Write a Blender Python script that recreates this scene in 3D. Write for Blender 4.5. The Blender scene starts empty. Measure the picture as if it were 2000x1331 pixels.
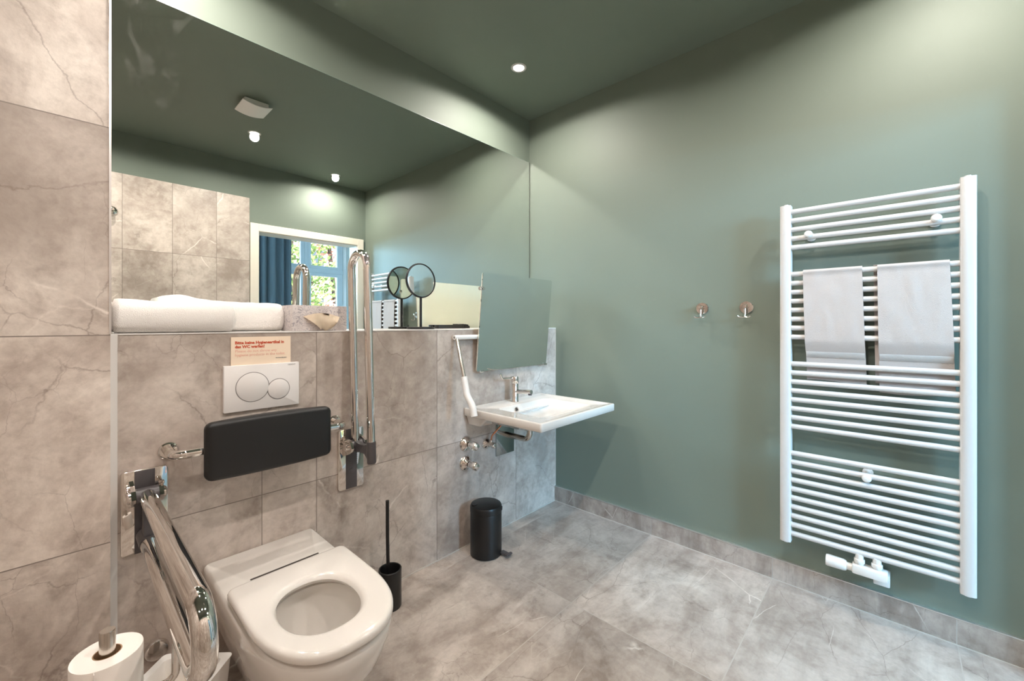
import bpy, bmesh, math, random
from mathutils import Vector, Matrix, noise as mnoise
random.seed(7)
C = bpy.context.scene.collection
S = bpy.context.scene
PI = math.pi

# ---------------------------------------------------------------- camera
F_PX = 812.89; YAW = 0.7473
cam = bpy.data.cameras.new('camera'); camo = bpy.data.objects.new('camera', cam); C.objects.link(camo)
camo.location = (-2.2839, -1.7121, 1.205)
view = Vector((math.cos(YAW), math.sin(YAW), 0))
camo.rotation_euler = view.to_track_quat('-Z', 'Y').to_euler()
cam.sensor_width = 36.0; cam.sensor_fit = 'HORIZONTAL'; cam.lens = 36.0*F_PX/2000
cam.shift_x = 0.0; cam.shift_y = -(665.5-631.84)/2000
cam.clip_start = 0.02
S.camera = camo

# ---------------------------------------------------------------- world, daylight, exposure
w = bpy.data.worlds.new('sky'); S.world = w; w.use_nodes = True
nt = w.node_tree; bg = nt.nodes['Background']
sky = nt.nodes.new('ShaderNodeTexSky'); sky.sky_type = 'NISHITA'; sky.sun_disc = False
sky.sun_elevation = math.radians(38); sky.sun_rotation = math.radians(60)
nt.links.new(sky.outputs[0], bg.inputs['Color']); bg.inputs['Strength'].default_value = 1.1
S.view_settings.view_transform = 'Standard'; S.view_settings.look = 'None'
S.view_settings.gamma = 1.0; S.view_settings.exposure = 0.0
S.cycles.use_denoising = True
S.cycles.max_bounces = 9; S.cycles.diffuse_bounces = 5; S.cycles.glossy_bounces = 6
S.cycles.use_adaptive_sampling = True; S.cycles.adaptive_threshold = 0.02
S.cycles.caustics_reflective = True; S.cycles.caustics_refractive = False
S.cycles.blur_glossy = 0.0
S.cycles.sample_clamp_indirect = 0.0
S.cycles.use_guiding = True; S.cycles.use_surface_guiding = True; S.cycles.guiding_training_samples = 64
LAMP_W = 45.0                                   # one downlight
LAMP_COL = (1.0, 0.915, 0.84)
sun = bpy.data.lights.new('sun', 'SUN'); sun.energy = 11.0; sun.angle = 0.02; sun.color = (1, .95, .86)
suno = bpy.data.objects.new('sun', sun); C.objects.link(suno)
suno.rotation_euler = Vector((-0.25, -0.75, -0.6)).to_track_quat('-Z', 'Y').to_euler()
day = bpy.data.lights.new('added_daylight', 'AREA'); day.shape = 'RECTANGLE'; day.size = 1.4; day.size_y = 0.8  # added area lamp outside the unseen window, gives the blue fill
day.energy = 460; day.color = (0.36, 0.70, 1.0)
dayo = bpy.data.objects.new('added_daylight', day); C.objects.link(dayo)
dayo.location = (-1.5, -5.42, 2.2); dayo.rotation_euler = Vector((0.36, 1, -0.22)).to_track_quat('-Z', 'Y').to_euler()

# ---------------------------------------------------------------- materials
def s2l(c):
    c /= 255.0
    return c/12.92 if c <= .04045 else ((c+.055)/1.055)**2.4
def rgb(r, g, b): return (s2l(r), s2l(g), s2l(b), 1)
def new_mat(name):
    m = bpy.data.materials.new(name); m.use_nodes = True
    return m, m.node_tree, m.node_tree.nodes['Principled BSDF']
def pmat(name, col, rough=.5, metal=0.0, bump=None, coat=0.0, spec=None, vary=0.04):
    """principled with a faint procedural tone variation and optional (scale, strength, distance) bump"""
    m, t, p = new_mat(name)
    p.inputs['Roughness'].default_value = rough; p.inputs['Metallic'].default_value = metal
    if coat: p.inputs['Coat Weight'].default_value = coat; p.inputs['Coat Roughness'].default_value = .08
    if spec is not None: p.inputs['Specular IOR Level'].default_value = spec
    g = t.nodes.new('ShaderNodeNewGeometry')
    n = t.nodes.new('ShaderNodeTexNoise'); n.inputs['Scale'].default_value = 3.1; n.inputs['Detail'].default_value = 4
    t.links.new(g.outputs['Position'], n.inputs['Vector'])
    mx = t.nodes.new('ShaderNodeMix'); mx.data_type = 'RGBA'
    mx.inputs['A'].default_value = tuple(c*(1-vary) for c in col[:3])+(1,)
    mx.inputs['B'].default_value = tuple(min(1, c*(1+vary)) for c in col[:3])+(1,)
    t.links.new(n.outputs['Fac'], mx.inputs['Factor']); t.links.new(mx.outputs['Result'], p.inputs['Base Color'])
    if bump:
        n2 = t.nodes.new('ShaderNodeTexNoise'); n2.inputs['Scale'].default_value = bump[0]; n2.inputs['Detail'].default_value = 3
        t.links.new(g.outputs['Position'], n2.inputs['Vector'])
        b = t.nodes.new('ShaderNodeBump'); b.inputs['Strength'].default_value = bump[1]; b.inputs['Distance'].default_value = bump[2]
        t.links.new(n2.outputs['Fac'], b.inputs['Height']); t.links.new(b.outputs['Normal'], p.inputs['Normal'])
    return m
def math_node(t, op, a, b=None, c=None, clamp=False):
    n = t.nodes.new('ShaderNodeMath'); n.operation = op; n.use_clamp = clamp
    for i, v in enumerate((a, b, c)):
        if v is None: continue
        if isinstance(v, (int, float)): n.inputs[i].default_value = v
        else: t.links.new(v, n.inputs[i])
    return n.outputs[0]
def ramp(t, fac, stops):
    r = t.nodes.new('ShaderNodeValToRGB'); e = r.color_ramp.elements
    while len(e) < len(stops): e.new(.5)
    for el, (p, c) in zip(e, stops): el.position = p; el.color = c if len(c) == 4 else c+(1,)
    t.links.new(fac, r.inputs[0]); return r.outputs[0]
def mixc(t, fac, a, b, mode='MIX'):
    m = t.nodes.new('ShaderNodeMix'); m.data_type = 'RGBA'; m.blend_type = mode
    for k, v in (('Factor', fac), ('A', a), ('B', b)):
        if isinstance(v, (int, float, tuple)): m.inputs[k].default_value = v
        else: t.links.new(v, m.inputs[k])
    return m.outputs['Result']
def stone(name, ua, va, us, vs, seed=0., tone=1.0, rough=.42, grout=(128, 118, 110), gw=.0016, stretch=(1, 1, 1), extra=None, drift=.75, jitter=.05):
    """large greige stone tiles.  us / vs: (origin, size) of the joint grid along two world axes; every tile has its own piece of stone"""
    m, t, p = new_mat(name)
    g = t.nodes.new('ShaderNodeNewGeometry'); sep = t.nodes.new('ShaderNodeSeparateXYZ')
    t.links.new(g.outputs['Position'], sep.inputs[0])
    ax = {'x': sep.outputs[0], 'y': sep.outputs[1], 'z': sep.outputs[2]}
    cells, joint = [], None
    for a, (o, sz) in ((ua, us), (va, vs)):
        q = math_node(t, 'DIVIDE', math_node(t, 'SUBTRACT', ax[a], o), sz)
        cells.append(math_node(t, 'FLOOR', q))
        f = math_node(t, 'FRACT', q)
        d = math_node(t, 'MULTIPLY', math_node(t, 'MINIMUM', f, math_node(t, 'SUBTRACT', 1.0, f)), sz)
        joint = d if joint is None else math_node(t, 'MINIMUM', joint, d)
    if extra:                                             # one more upright joint, only below a height
        d = math_node(t, 'ABSOLUTE', math_node(t, 'SUBTRACT', ax['x'], extra[0]))
        d = math_node(t, 'ADD', d, math_node(t, 'GREATER_THAN', ax['z'], extra[1]))
        joint = math_node(t, 'MINIMUM', joint, d)
        cells[0] = math_node(t, 'ADD', cells[0], math_node(t, 'MULTIPLY', math_node(t, 'LESS_THAN', ax['x'], extra[0]), math_node(t, 'LESS_THAN', ax['z'], .5745)), None)
    cx = t.nodes.new('ShaderNodeCombineXYZ')
    t.links.new(cells[0], cx.inputs[0]); t.links.new(cells[1], cx.inputs[1]); cx.inputs[2].default_value = seed
    wn = t.nodes.new('ShaderNodeTexWhiteNoise'); wn.noise_dimensions = '3D'; t.links.new(cx.outputs[0], wn.inputs['Vector'])
    off = t.nodes.new('ShaderNodeVectorMath'); off.operation = 'MULTIPLY_ADD'
    t.links.new(wn.outputs['Color'], off.inputs[0]); off.inputs[1].default_value = (17, 23, 31)
    t.links.new(g.outputs['Position'], off.inputs[2])
    sc = t.nodes.new('ShaderNodeVectorMath'); sc.operation = 'MULTIPLY'; sc.inputs[1].default_value = stretch
    t.links.new(off.outputs[0], sc.inputs[0]); V = sc.outputs[0]
    def noise(scale, detail=5, rough_=.55, dist=0.0, vec=None):
        n = t.nodes.new('ShaderNodeTexNoise'); n.inputs['Scale'].default_value = scale; n.inputs['Detail'].default_value = detail
        n.inputs['Roughness'].default_value = rough_; n.inputs['Distortion'].default_value = dist
        t.links.new(vec or V, n.inputs['Vector']); return n
    k = tone
    T = lambda r, g_, b: rgb(r*k, g_*k, b*k)
    n1 = noise(2.6, 8, .66, 1.0); n2 = noise(9, 6, .65, .4); n3 = noise(60, 3)
    col = ramp(t, n1.outputs['Fac'], [(.30, T(138, 126, 117)), (.42, T(168, 156, 147)), (.55, T(187, 176, 167)), (.70, T(208, 199, 190))])
    col = mixc(t, math_node(t, 'MULTIPLY', ramp(t, n2.outputs['Fac'], [(.46, (0, 0, 0)), (.68, (1, 1, 1))]), .52), col, T(128, 115, 105))
    n4 = noise(26, 4, .6)
    col = mixc(t, math_node(t, 'MULTIPLY', ramp(t, n4.outputs['Fac'], [(.40, (1, 1, 1)), (.56, (0, 0, 0))]), .32), col, T(200, 190, 181))
    # long diagonal drifts of darker and lighter stone
    mp = t.nodes.new('ShaderNodeMapping'); mp.inputs['Rotation'].default_value = (.6, .75, .7); mp.inputs['Scale'].default_value = (1.0, 5.0, 1.0)
    t.links.new(V, mp.inputs['Vector'])
    ns = noise(1.7, 6, .62, .5, vec=mp.outputs[0])
    col = mixc(t, math_node(t, 'MULTIPLY', ramp(t, ns.outputs['Fac'], [(.48, (0, 0, 0)), (.66, (1, 1, 1))]), drift), col, T(132, 119, 110))
    col = mixc(t, math_node(t, 'MULTIPLY', ramp(t, ns.outputs['Fac'], [(.28, (1, 1, 1)), (.42, (0, 0, 0))]), .45), col, T(208, 199, 190))
    def warp(vec, amp, scale):
        wv = t.nodes.new('ShaderNodeVectorMath'); wv.operation = 'MULTIPLY_ADD'
        t.links.new(noise(scale, 6, .6).outputs['Color'], wv.inputs[0]); wv.inputs[1].default_value = (amp, amp, amp); t.links.new(vec, wv.inputs[2])
        return wv.outputs[0]
    def cracks(rot, scl, scale, width, amp):              # long thin fractured lines
        q_ = t.nodes.new('ShaderNodeMapping'); q_.inputs['Rotation'].default_value = rot; q_.inputs['Scale'].default_value = scl
        t.links.new(V, q_.inputs['Vector'])
        v = t.nodes.new('ShaderNodeTexVoronoi'); v.feature = 'DISTANCE_TO_EDGE'; v.inputs['Scale'].default_value = scale
        t.links.new(warp(q_.outputs[0], amp, 7), v.inputs['Vector'])
        return ramp(t, v.outputs['Distance'], [(0, (1, 1, 1)), (width, (0, 0, 0))])
    def gate(scale, a, b): return ramp(t, noise(scale, 3).outputs['Fac'], [(a, (0, 0, 0)), (b, (1, 1, 1))])
    def lay(col, m_, g_, k_, c_): return mixc(t, math_node(t, 'MULTIPLY', math_node(t, 'MULTIPLY', m_, g_), k_), col, c_)
    col = lay(col, cracks((.5, .7, .6), (1, 2.6, 1), 2.3, .0075, .10), gate(2.6, .48, .58), .50, T(100, 85, 76))
    col = lay(col, cracks((-.4, .9, .3), (1.8, 1, 1), 5.0, .010, .12), gate(3.3, .50, .60), .42, T(104, 90, 82))
    col = lay(col, cracks((.2, -.8, .9), (1, 3.4, 1), 1.5, .007, .06), gate(2.9, .56, .63), .75, T(228, 220, 212))
    col = lay(col, cracks((.9, .5, -.4), (1, 3.0, 1), 3.1, .010, .08), gate(2.2, .54, .66), .35, T(216, 207, 198))
    col = mixc(t, math_node(t, 'MULTIPLY', ramp(t, n3.outputs['Fac'], [(.45, (0, 0, 0)), (.75, (1, 1, 1))]), .16), col, T(118, 106, 98))
    jt = t.nodes.new('ShaderNodeMapRange'); t.links.new(wn.outputs['Value'], jt.inputs['Value'])
    jt.inputs['To Min'].default_value = 1-jitter; jt.inputs['To Max'].default_value = 1+jitter
    col = mixc(t, 1.0, col, jt.outputs[0], 'MULTIPLY')
    jm = math_node(t, 'LESS_THAN', joint, gw)
    col = mixc(t, jm, col, rgb(*grout))
    t.links.new(col, p.inputs['Base Color'])
    p.inputs['Roughness'].default_value = rough
    b = t.nodes.new('ShaderNodeBump'); b.inputs['Strength'].default_value = .25; b.inputs['Distance'].default_value = .002
    h = math_node(t, 'SUBTRACT', n3.outputs['Fac'], math_node(t, 'MULTIPLY', jm, 2.0))
    t.links.new(h, b.inputs['Height']); t.links.new(b.outputs['Normal'], p.inputs['Normal'])
    return m

M = {}
M['paint'] = pmat('sage_green_paint', rgb(110, 121, 110), .6, bump=(900, .06, .0006), vary=.015)
M['ledge_stone'] = stone('stone_ledge_wall', 'x', 'z', (-2.187, .5957), (-.025, .5995), 3.0, extra=(-1.787, .70), tone=1.03)
M['left_stone'] = stone('stone_left_wall', 'x', 'z', (-3.38, 1.2), (-.0325, .6015), 11.0, tone=1.09)
M['front_stone'] = stone('stone_front_wall', 'x', 'z', (-1.977, .299), (-.025, .5995), 5.0, tone=1.1)
M['floor_stone'] = stone('stone_floor', 'x', 'y', (-.795, 1.2), (-.083, .598), 21.0, tone=.96, rough=.36, grout=(176, 168, 160), gw=.0019, drift=.38, jitter=.09)
M['base_stone'] = stone('stone_baseboard', 'y', 'z', (-.088, .5955), (-1, 3), 31.0, tone=.93, grout=(170, 165, 160))
M['grout'] = pmat('pale_joint', rgb(188, 182, 175), .7)
M['pale_trim'] = pmat('pale_trim', rgb(214, 211, 208), .4)
M['alu'] = pmat('brushed_aluminium', rgb(214, 212, 210), .32, .85)
M['chrome'] = pmat('chrome', rgb(222, 218, 214), .045, 1.0, vary=.0)
M['steel'] = pmat('brushed_steel', rgb(205, 198, 190), .22, 1.0)
M['satin_white'] = pmat('white_enamel', rgb(200, 198, 196), .3, spec=.5)
M['ceramic'] = pmat('white_ceramic', rgb(216, 211, 205), .09, coat=.5, vary=.01)
M['plastic_white'] = pmat('white_plastic', rgb(222, 220, 217), .32)
M['plate_white'] = pmat('white_flush_plate', rgb(220, 216, 214), .28)
M['groove'] = pmat('grey_groove', rgb(125, 120, 118), .5)
M['dark_gap'] = pmat('dark_gap', rgb(62, 55, 50), .7)
M['black'] = pmat('matt_black', rgb(18, 18, 19), .36, vary=.02)
M['pad'] = pmat('black_foam', rgb(15, 15, 16), .45, bump=(700, .12, .0006))
M['grey_plastic'] = pmat('dark_grey_plastic', rgb(72, 68, 70), .4)
M['copper'] = pmat('copper_pipe', rgb(205, 140, 110), .25, 1.0)
M['mirror'] = pmat('mirror_glass', (.83, .86, .835, 1), 0.0, 1.0, vary=0)
M['mirror_edge'] = pmat('mirror_edge', rgb(120, 140, 130), .3)
M['mirror_back'] = pmat('cream_mirror_back', rgb(226, 222, 205), .5)
M['terry'] = pmat('white_terry', rgb(194, 186, 182), .95, bump=(620, .7, .003), spec=.1, vary=.03)
M['terry_bright'] = pmat('bright_white_terry', rgb(232, 228, 224), .95, bump=(480, .7, .004), spec=.1, vary=.03)
M['terry_band'] = pmat('white_terry_band', rgb(226, 224, 222), .85, bump=(160, .4, .002), spec=.1)
M['paper'] = pmat('white_paper', rgb(236, 230, 224), .9, bump=(140, .2, .001), spec=.1)
M['card'] = pmat('cream_card', rgb(232, 212, 190), .7)
M['ink_red'] = pmat('red_ink', rgb(190, 78, 48), .7)
M['ink_pink'] = pmat('pink_ink', rgb(222, 168, 150), .7)
M['ink_grey'] = pmat('grey_ink', rgb(125, 120, 118), .6)
M['door_paint'] = pmat('cream_door_paint', rgb(228, 220, 206), .4)
M['win_paint'] = pmat('white_window_paint', rgb(226, 230, 234), .4)
M['plaster'] = pmat('white_plaster', rgb(225, 225, 222), .8)
M['oak'] = pmat('oak_floor', rgb(150, 116, 82), .5)
M['curtain'] = pmat('slate_blue_curtain', rgb(98, 106, 112), .85, bump=(300, .3, .001), vary=.08)
M['bark'] = pmat('bark', rgb(70, 58, 48), .9)
M['leaf_green'] = pmat('green_leaves', rgb(160, 182, 105), .6, vary=.35)
M['leaf_red'] = pmat('autumn_leaves', rgb(232, 160, 138), .6, vary=.35)
M['facade'] = pmat('pale_facade', rgb(225, 196, 180), .8)
M['facade_glass'] = pmat('dark_window_glass', rgb(70, 82, 95), .15)
M['asphalt'] = pmat('street_paving', rgb(150, 148, 144), .9)
def emis(name, col, s):
    m, t, p = new_mat(name); p.inputs['Base Color'].default_value = col
    p.inputs['Emission Color'].default_value = col; p.inputs['Emission Strength'].default_value = s
    return m
M['lens'] = emis('lamp_lens', (1, .93, .84, 1), 25.0)
m, t, p = new_mat('window_glass')
tr = t.nodes.new('ShaderNodeBsdfTransparent'); gl = t.nodes.new('ShaderNodeBsdfGlossy'); gl.inputs['Roughness'].default_value = .0
mx = t.nodes.new('ShaderNodeMixShader'); mx.inputs[0].default_value = .05
t.links.new(tr.outputs[0], mx.inputs[1]); t.links.new(gl.outputs[0], mx.inputs[2])
t.links.new(mx.outputs[0], t.nodes['Material Output'].inputs['Surface']); M['glass'] = m
# tissue box: grey scrolls
m, t, p = new_mat('scroll_pattern_card')
g = t.nodes.new('ShaderNodeNewGeometry')
n = t.nodes.new('ShaderNodeTexNoise'); n.inputs['Scale'].default_value = 26; n.inputs['Detail'].default_value = 0
n.inputs['Distortion'].default_value = 2.4; t.links.new(g.outputs['Position'], n.inputs['Vector'])
fr = math_node(t, 'FRACT', math_node(t, 'MULTIPLY', n.outputs['Fac'], 4.0))
t.links.new(ramp(t, fr, [(.0, rgb(196, 188, 186)), (.52, rgb(190, 182, 180)), (.66, rgb(140, 134, 140)), (.9, rgb(196, 188, 186))]), p.inputs['Base Color'])
p.inputs['Roughness'].default_value = .6; M['scroll'] = m
# wall mirror: clean glass with a few wiped smears (thin dusty film)
m, t, p = new_mat('smeared_mirror_glass')
p.inputs['Base Color'].default_value = (.83, .86, .835, 1); p.inputs['Metallic'].default_value = 1; p.inputs['Roughness'].default_value = 0
g = t.nodes.new('ShaderNodeNewGeometry'); mp = t.nodes.new('ShaderNodeMapping'); mp.inputs['Scale'].default_value = (1.2, 1, .8)
t.links.new(g.outputs['Position'], mp.inputs['Vector'])
n = t.nodes.new('ShaderNodeTexNoise'); n.inputs['Scale'].default_value = 4.0; n.inputs['Detail'].default_value = 6; n.inputs['Distortion'].default_value = 1.4
t.links.new(mp.outputs[0], n.inputs['Vector'])
sp = t.nodes.new('ShaderNodeSeparateXYZ'); t.links.new(g.outputs['Position'], sp.inputs[0])
gx = ramp(t, math_node(t, 'MULTIPLY_ADD', sp.outputs[0], 1.0, 2.2), [(.0, (1, 1, 1)), (.5, (0, 0, 0))])
gz = ramp(t, math_node(t, 'SUBTRACT', sp.outputs[2], 1.6), [(.15, (0, 0, 0)), (.45, (1, 1, 1))])
film = math_node(t, 'MULTIPLY', math_node(t, 'MULTIPLY', ramp(t, n.outputs['Fac'], [(.58, (0, 0, 0)), (.74, (1, 1, 1))]), math_node(t, 'MULTIPLY', gx, gz)), .10)
df = t.nodes.new('ShaderNodeBsdfDiffuse'); df.inputs['Color'].default_value = (.7, .7, .68, 1)
mx = t.nodes.new('ShaderNodeMixShader'); t.links.new(film, mx.inputs[0]); t.links.new(p.outputs[0], mx.inputs[1]); t.links.new(df.outputs[0], mx.inputs[2])
t.links.new(mx.outputs[0], t.nodes['Material Output'].inputs['Surface']); M['wall_mirror'] = m

# ---------------------------------------------------------------- mesh helpers
def link(name, me, mat, parent=None, angle=35):
    o = bpy.data.objects.new(name, me); C.objects.link(o)
    if mat is not None: me.materials.append(mat)
    if parent is not None:
        off = Vector(parent.location); q = parent.parent
        while q is not None: off += Vector(q.location); q = q.parent
        me.transform(Matrix.Translation(-off)); o.parent = parent
    return o
def obj(name, bm, mat, parent=None, angle=35, recalc=True):
    if recalc: bmesh.ops.recalc_face_normals(bm, faces=bm.faces[:])
    me = bpy.data.meshes.new(name); bm.to_mesh(me); bm.free()
    for f in me.polygons: f.use_smooth = True
    me.set_sharp_from_angle(angle=math.radians(angle))
    return link(name, me, mat, parent)
def tag(o, label, cat, group=None, kind=None):
    o['label'] = label; o['category'] = cat
    if group: o['group'] = group
    if kind: o['kind'] = kind
    return o
def thing(name, label, cat, loc=(0, 0, 0), group=None):
    o = bpy.data.objects.new(name, None); C.objects.link(o); o.location = loc; o.empty_display_size = .05
    return tag(o, label, cat, group)
def struct(name, bm, mat, parent=None, label=None):
    o = obj(name, bm, mat, parent)
    if parent is None:
        o['kind'] = 'structure'
        if label: o['label'] = label
    return o
def B(): return bmesh.new()
def box(bm, lo, hi, bev=0.0, seg=2, rot=None):
    r = bmesh.ops.create_cube(bm, size=1.0); vs = r['verts']
    c = [(a+b)/2 for a, b in zip(lo, hi)]; d = [abs(b-a) for a, b in zip(lo, hi)]
    for v in vs: v.co = Vector((v.co.x*d[0], v.co.y*d[1], v.co.z*d[2]))
    if bev:
        es = list({e for v in vs for e in v.link_edges})
        rr = bmesh.ops.bevel(bm, geom=es, offset=bev, segments=seg, affect='EDGES', profile=.5)
        vs = list({v for f in rr['faces'] for v in f.verts} | {v for v in vs if v.is_valid})
    for v in vs:
        if rot is not None: v.co = rot @ v.co
        v.co += Vector(c)
    return vs
def bx(lo, hi, bev=0.0, seg=2):
    bm = B(); box(bm, lo, hi, bev, seg); return bm
def fillet(pts, r, n=7):
    pts = [Vector(p) for p in pts]; out = [pts[0]]
    for i in range(1, len(pts)-1):
        a, b, c = pts[i-1], pts[i], pts[i+1]
        u = (a-b).normalized(); v = (c-b).normalized()
        ang = u.angle(v)
        d = min(r/math.tan(ang/2), (a-b).length*.49, (c-b).length*.49); rr = d*math.tan(ang/2)
        cen = b+(u+v).normalized()*(rr/math.sin(ang/2))
        p0, p1 = b+u*d, b+v*d
        q0, q1 = p0-cen, p1-cen; tot = q0.angle(q1); axis = q0.cross(q1).normalized()
        for k in range(n+1):
            out.append(cen+Matrix.Rotation(tot*k/n, 3, axis) @ q0)
    out.append(pts[-1]); return out
def tube(bm, pts, r, seg=16, cap=True, rs=None):
    pts = [Vector(p) for p in pts]; n = len(pts); rings = []
    t0 = (pts[1]-pts[0]).normalized()
    up = Vector((0, 0, 1)) if abs(t0.z) < .9 else Vector((1, 0, 0))
    nx = t0.cross(up).normalized(); prev = t0
    for i, p in enumerate(pts):
        if i == 0: tg = t0
        elif i == n-1: tg = (pts[i]-pts[i-1]).normalized()
        else: tg = ((pts[i+1]-pts[i]).normalized()+(pts[i]-pts[i-1]).normalized()).normalized()
        if i:
            ax = prev.cross(tg)
            if ax.length > 1e-7: nx = Matrix.Rotation(prev.angle(tg), 3, ax.normalized()) @ nx
        prev = tg; ny = tg.cross(nx).normalized()
        rad = rs[i] if rs else r
        rings.append([bm.verts.new(p+nx*math.cos(a)*rad+ny*math.sin(a)*rad) for a in [2*PI*k/seg for k in range(seg)]])
    bridge(bm, rings, cap, cap); return rings
def bridge(bm, rings, cap0=True, cap1=True):
    for a, b in zip(rings, rings[1:]):
        k = len(a)
        for i in range(k): bm.faces.new((a[i], a[(i+1) % k], b[(i+1) % k], b[i]))
    if cap0: bm.faces.new(rings[0][::-1])
    if cap1: bm.faces.new(rings[-1])
def loft(bm, rings, cap0=True, cap1=True):
    rs = [[bm.verts.new(Vector(p)) for p in r] for r in rings]
    bridge(bm, rs, cap0, cap1); return rs
def lathe(bm, prof, origin, axis=(0, 0, 1), seg=32, cap0=True, cap1=True):
    ax = Vector(axis).normalized(); q = ax.to_track_quat('Z', 'Y').to_matrix(); o = Vector(origin)
    rings = []
    for r, z in prof:
        rings.append([o+q @ Vector((max(r, 1e-5)*math.cos(2*PI*k/seg), max(r, 1e-5)*math.sin(2*PI*k/seg), z)) for k in range(seg)])
    loft(bm, rings, cap0, cap1)
def rrect(cx, cy, hx, hy, r, n=6):
    out = []
    for (sx, sy, a0) in ((1, 1, 0), (-1, 1, 90), (-1, -1, 180), (1, -1, 270)):
        for k in range(n+1):
            a = math.radians(a0+90*k/n)
            out.append((cx+sx*(hx-r)+r*math.cos(a), cy+sy*(hy-r)+r*math.sin(a)))
    return out
def plate_xz(bm, x0, x1, z0, z1, y0, y1, r, edge=.0015):
    """rounded rectangular plate standing on a wall, thickness y0..y1 (y1 front, smaller)"""
    cx, cz, hx, hz = (x0+x1)/2, (z0+z1)/2, (x1-x0)/2, (z1-z0)/2
    R = lambda i, y: [(x, y, z) for x, z in rrect(cx, cz, hx-i, hz-i, max(r-i, .0005))]
    s = 1 if y1 > y0 else -1
    loft(bm, [R(0, y0), R(0, y1-s*edge), R(edge*.4, y1-s*edge*.3), R(edge, y1)])
def text_mesh(name, txt, size, loc, rot, mat, parent, depth=.0003, sx=1.0, bold=0.0):
    cu = bpy.data.curves.new(name, 'FONT'); cu.body = txt; cu.size = size; cu.extrude = depth; cu.offset = bold
    cu.resolution_u = 2
    o = bpy.data.objects.new(name, cu); C.objects.link(o)
    dg = bpy.context.evaluated_depsgraph_get(); dg.update()
    me = bpy.data.meshes.new_from_object(o.evaluated_get(dg)); bpy.data.objects.remove(o)
    me.materials.clear()
    me.transform(Matrix.Translation(Vector(loc)) @ rot.to_4x4() @ Matrix.Diagonal((sx, 1, 1, 1)))
    return link(name, me, mat, parent)
ROT_WALL = Matrix.Rotation(PI/2, 3, 'X')                       # text facing -y

# ---------------------------------------------------------------- the room
H = 2.665; LZ = 1.174; YM = .2295; YF = -2.165; XL = -3.7
struct('floor', bx((XL, YF-.15, -.1), (.1, .33, 0)), M['floor_stone'], label='grey stone tiled bathroom floor')
struct('ceiling', bx((XL, YF-.15, H), (.1, .33, H+.1)), M['paint'], label='dark sage green ceiling')
struct('wall_right', bx((0, YF-.15, 0), (.12, .33, H)), M['paint'], label='sage green wall with the towel radiator')
struct('wall_niche', bx((-2.19, .2345, LZ), (0, .33, H)), M['paint'], label='green wall strip above the long mirror')
struct('wall_ledge', bx((-2.19, 0, 0), (0, .33, LZ-.003)), M['ledge_stone'], label='half height tiled wall behind toilet and basin')
struct('wall_shower', bx((XL, -.035, 0), (-2.19, .33, H)), M['left_stone'], label='full height stone tiled wall at the left')
struct('wall_left', bx((XL-.1, YF-.15, 0), (XL, .33, H)), M['left_stone'])
bm = B()
box(bm, (XL, YF-.15, 0), (-1.062, YF, H)); box(bm, (-1.062, YF-.15, 2.065), (-.09, YF, H)); box(bm, (-.09, YF-.15, 0), (0, YF, H))
struct('wall_front', bm, M['paint'], label='green wall with the doorway, seen in the mirror')
struct('wall_front_tiling', bx((XL, YF, 0), (-1.13, YF+.012, 2.345)), M['front_stone'], label='stone tiling beside the doorway, seen in the mirror')
# trims
bm = B(); box(bm, (-2.19, -.003, LZ-.004), (0, YM, LZ)); struct('trim_1', bm, M['pale_trim'], label='thin pale edge along the ledge')
struct('trim_2', bx((-2.193, -.038, LZ), (-2.188, -.030, 2.665)), M['alu'], label='thin metal corner edge of the left tiled wall')
struct('trim_3', bx((-2.19, -.004, 0), (-2.173, 0, LZ-.004)), M['pale_trim'], label='pale vertical edge strip of the half height wall')
bm = B(); box(bm, (-.010, YF, 0), (0, 0, .098)); bb = struct('baseboard_right', bm, M['base_stone'], label='stone skirting under the green wall')
struct('trim_4', bx((-.012, YF, .098), (0, 0, .1015)), M['alu'], label='metal edge on top of the skirting')
struct('trim_5', bx((-2.17, -.004, 0), (0, 0, .004)), M['grout'], label='pale joint between wall and floor')
struct('trim_6', bx((-.013, YF, 0), (-.010, -.004, .003)), M['grout'], label='pale joint under the skirting')
struct('trim_7', bx((-.0025, -.0025, .1), (0, 0, LZ)), M['grout'], label='pale joint in the corner')
# doorway
bm = B()
for lo, hi in (((-1.124, YF, 0), (-1.055, YF+.016, 2.125)), ((-.098, YF, 0), (-.029, YF+.016, 2.125)), ((-1.055, YF, 2.056), (-.098, YF+.016, 2.125)),
               ((-1.062, YF-.165, 0), (-1.05, YF+.004, 2.056)), ((-.103, YF-.165, 0), (-.09, YF+.004, 2.056)), ((-1.062, YF-.165, 2.05), (-.09, YF+.004, 2.066))):
    box(bm, lo, hi, .002, 1)
struct('door_1', bm, M['door_paint'], label='cream door frame of the open doorway')
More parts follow.
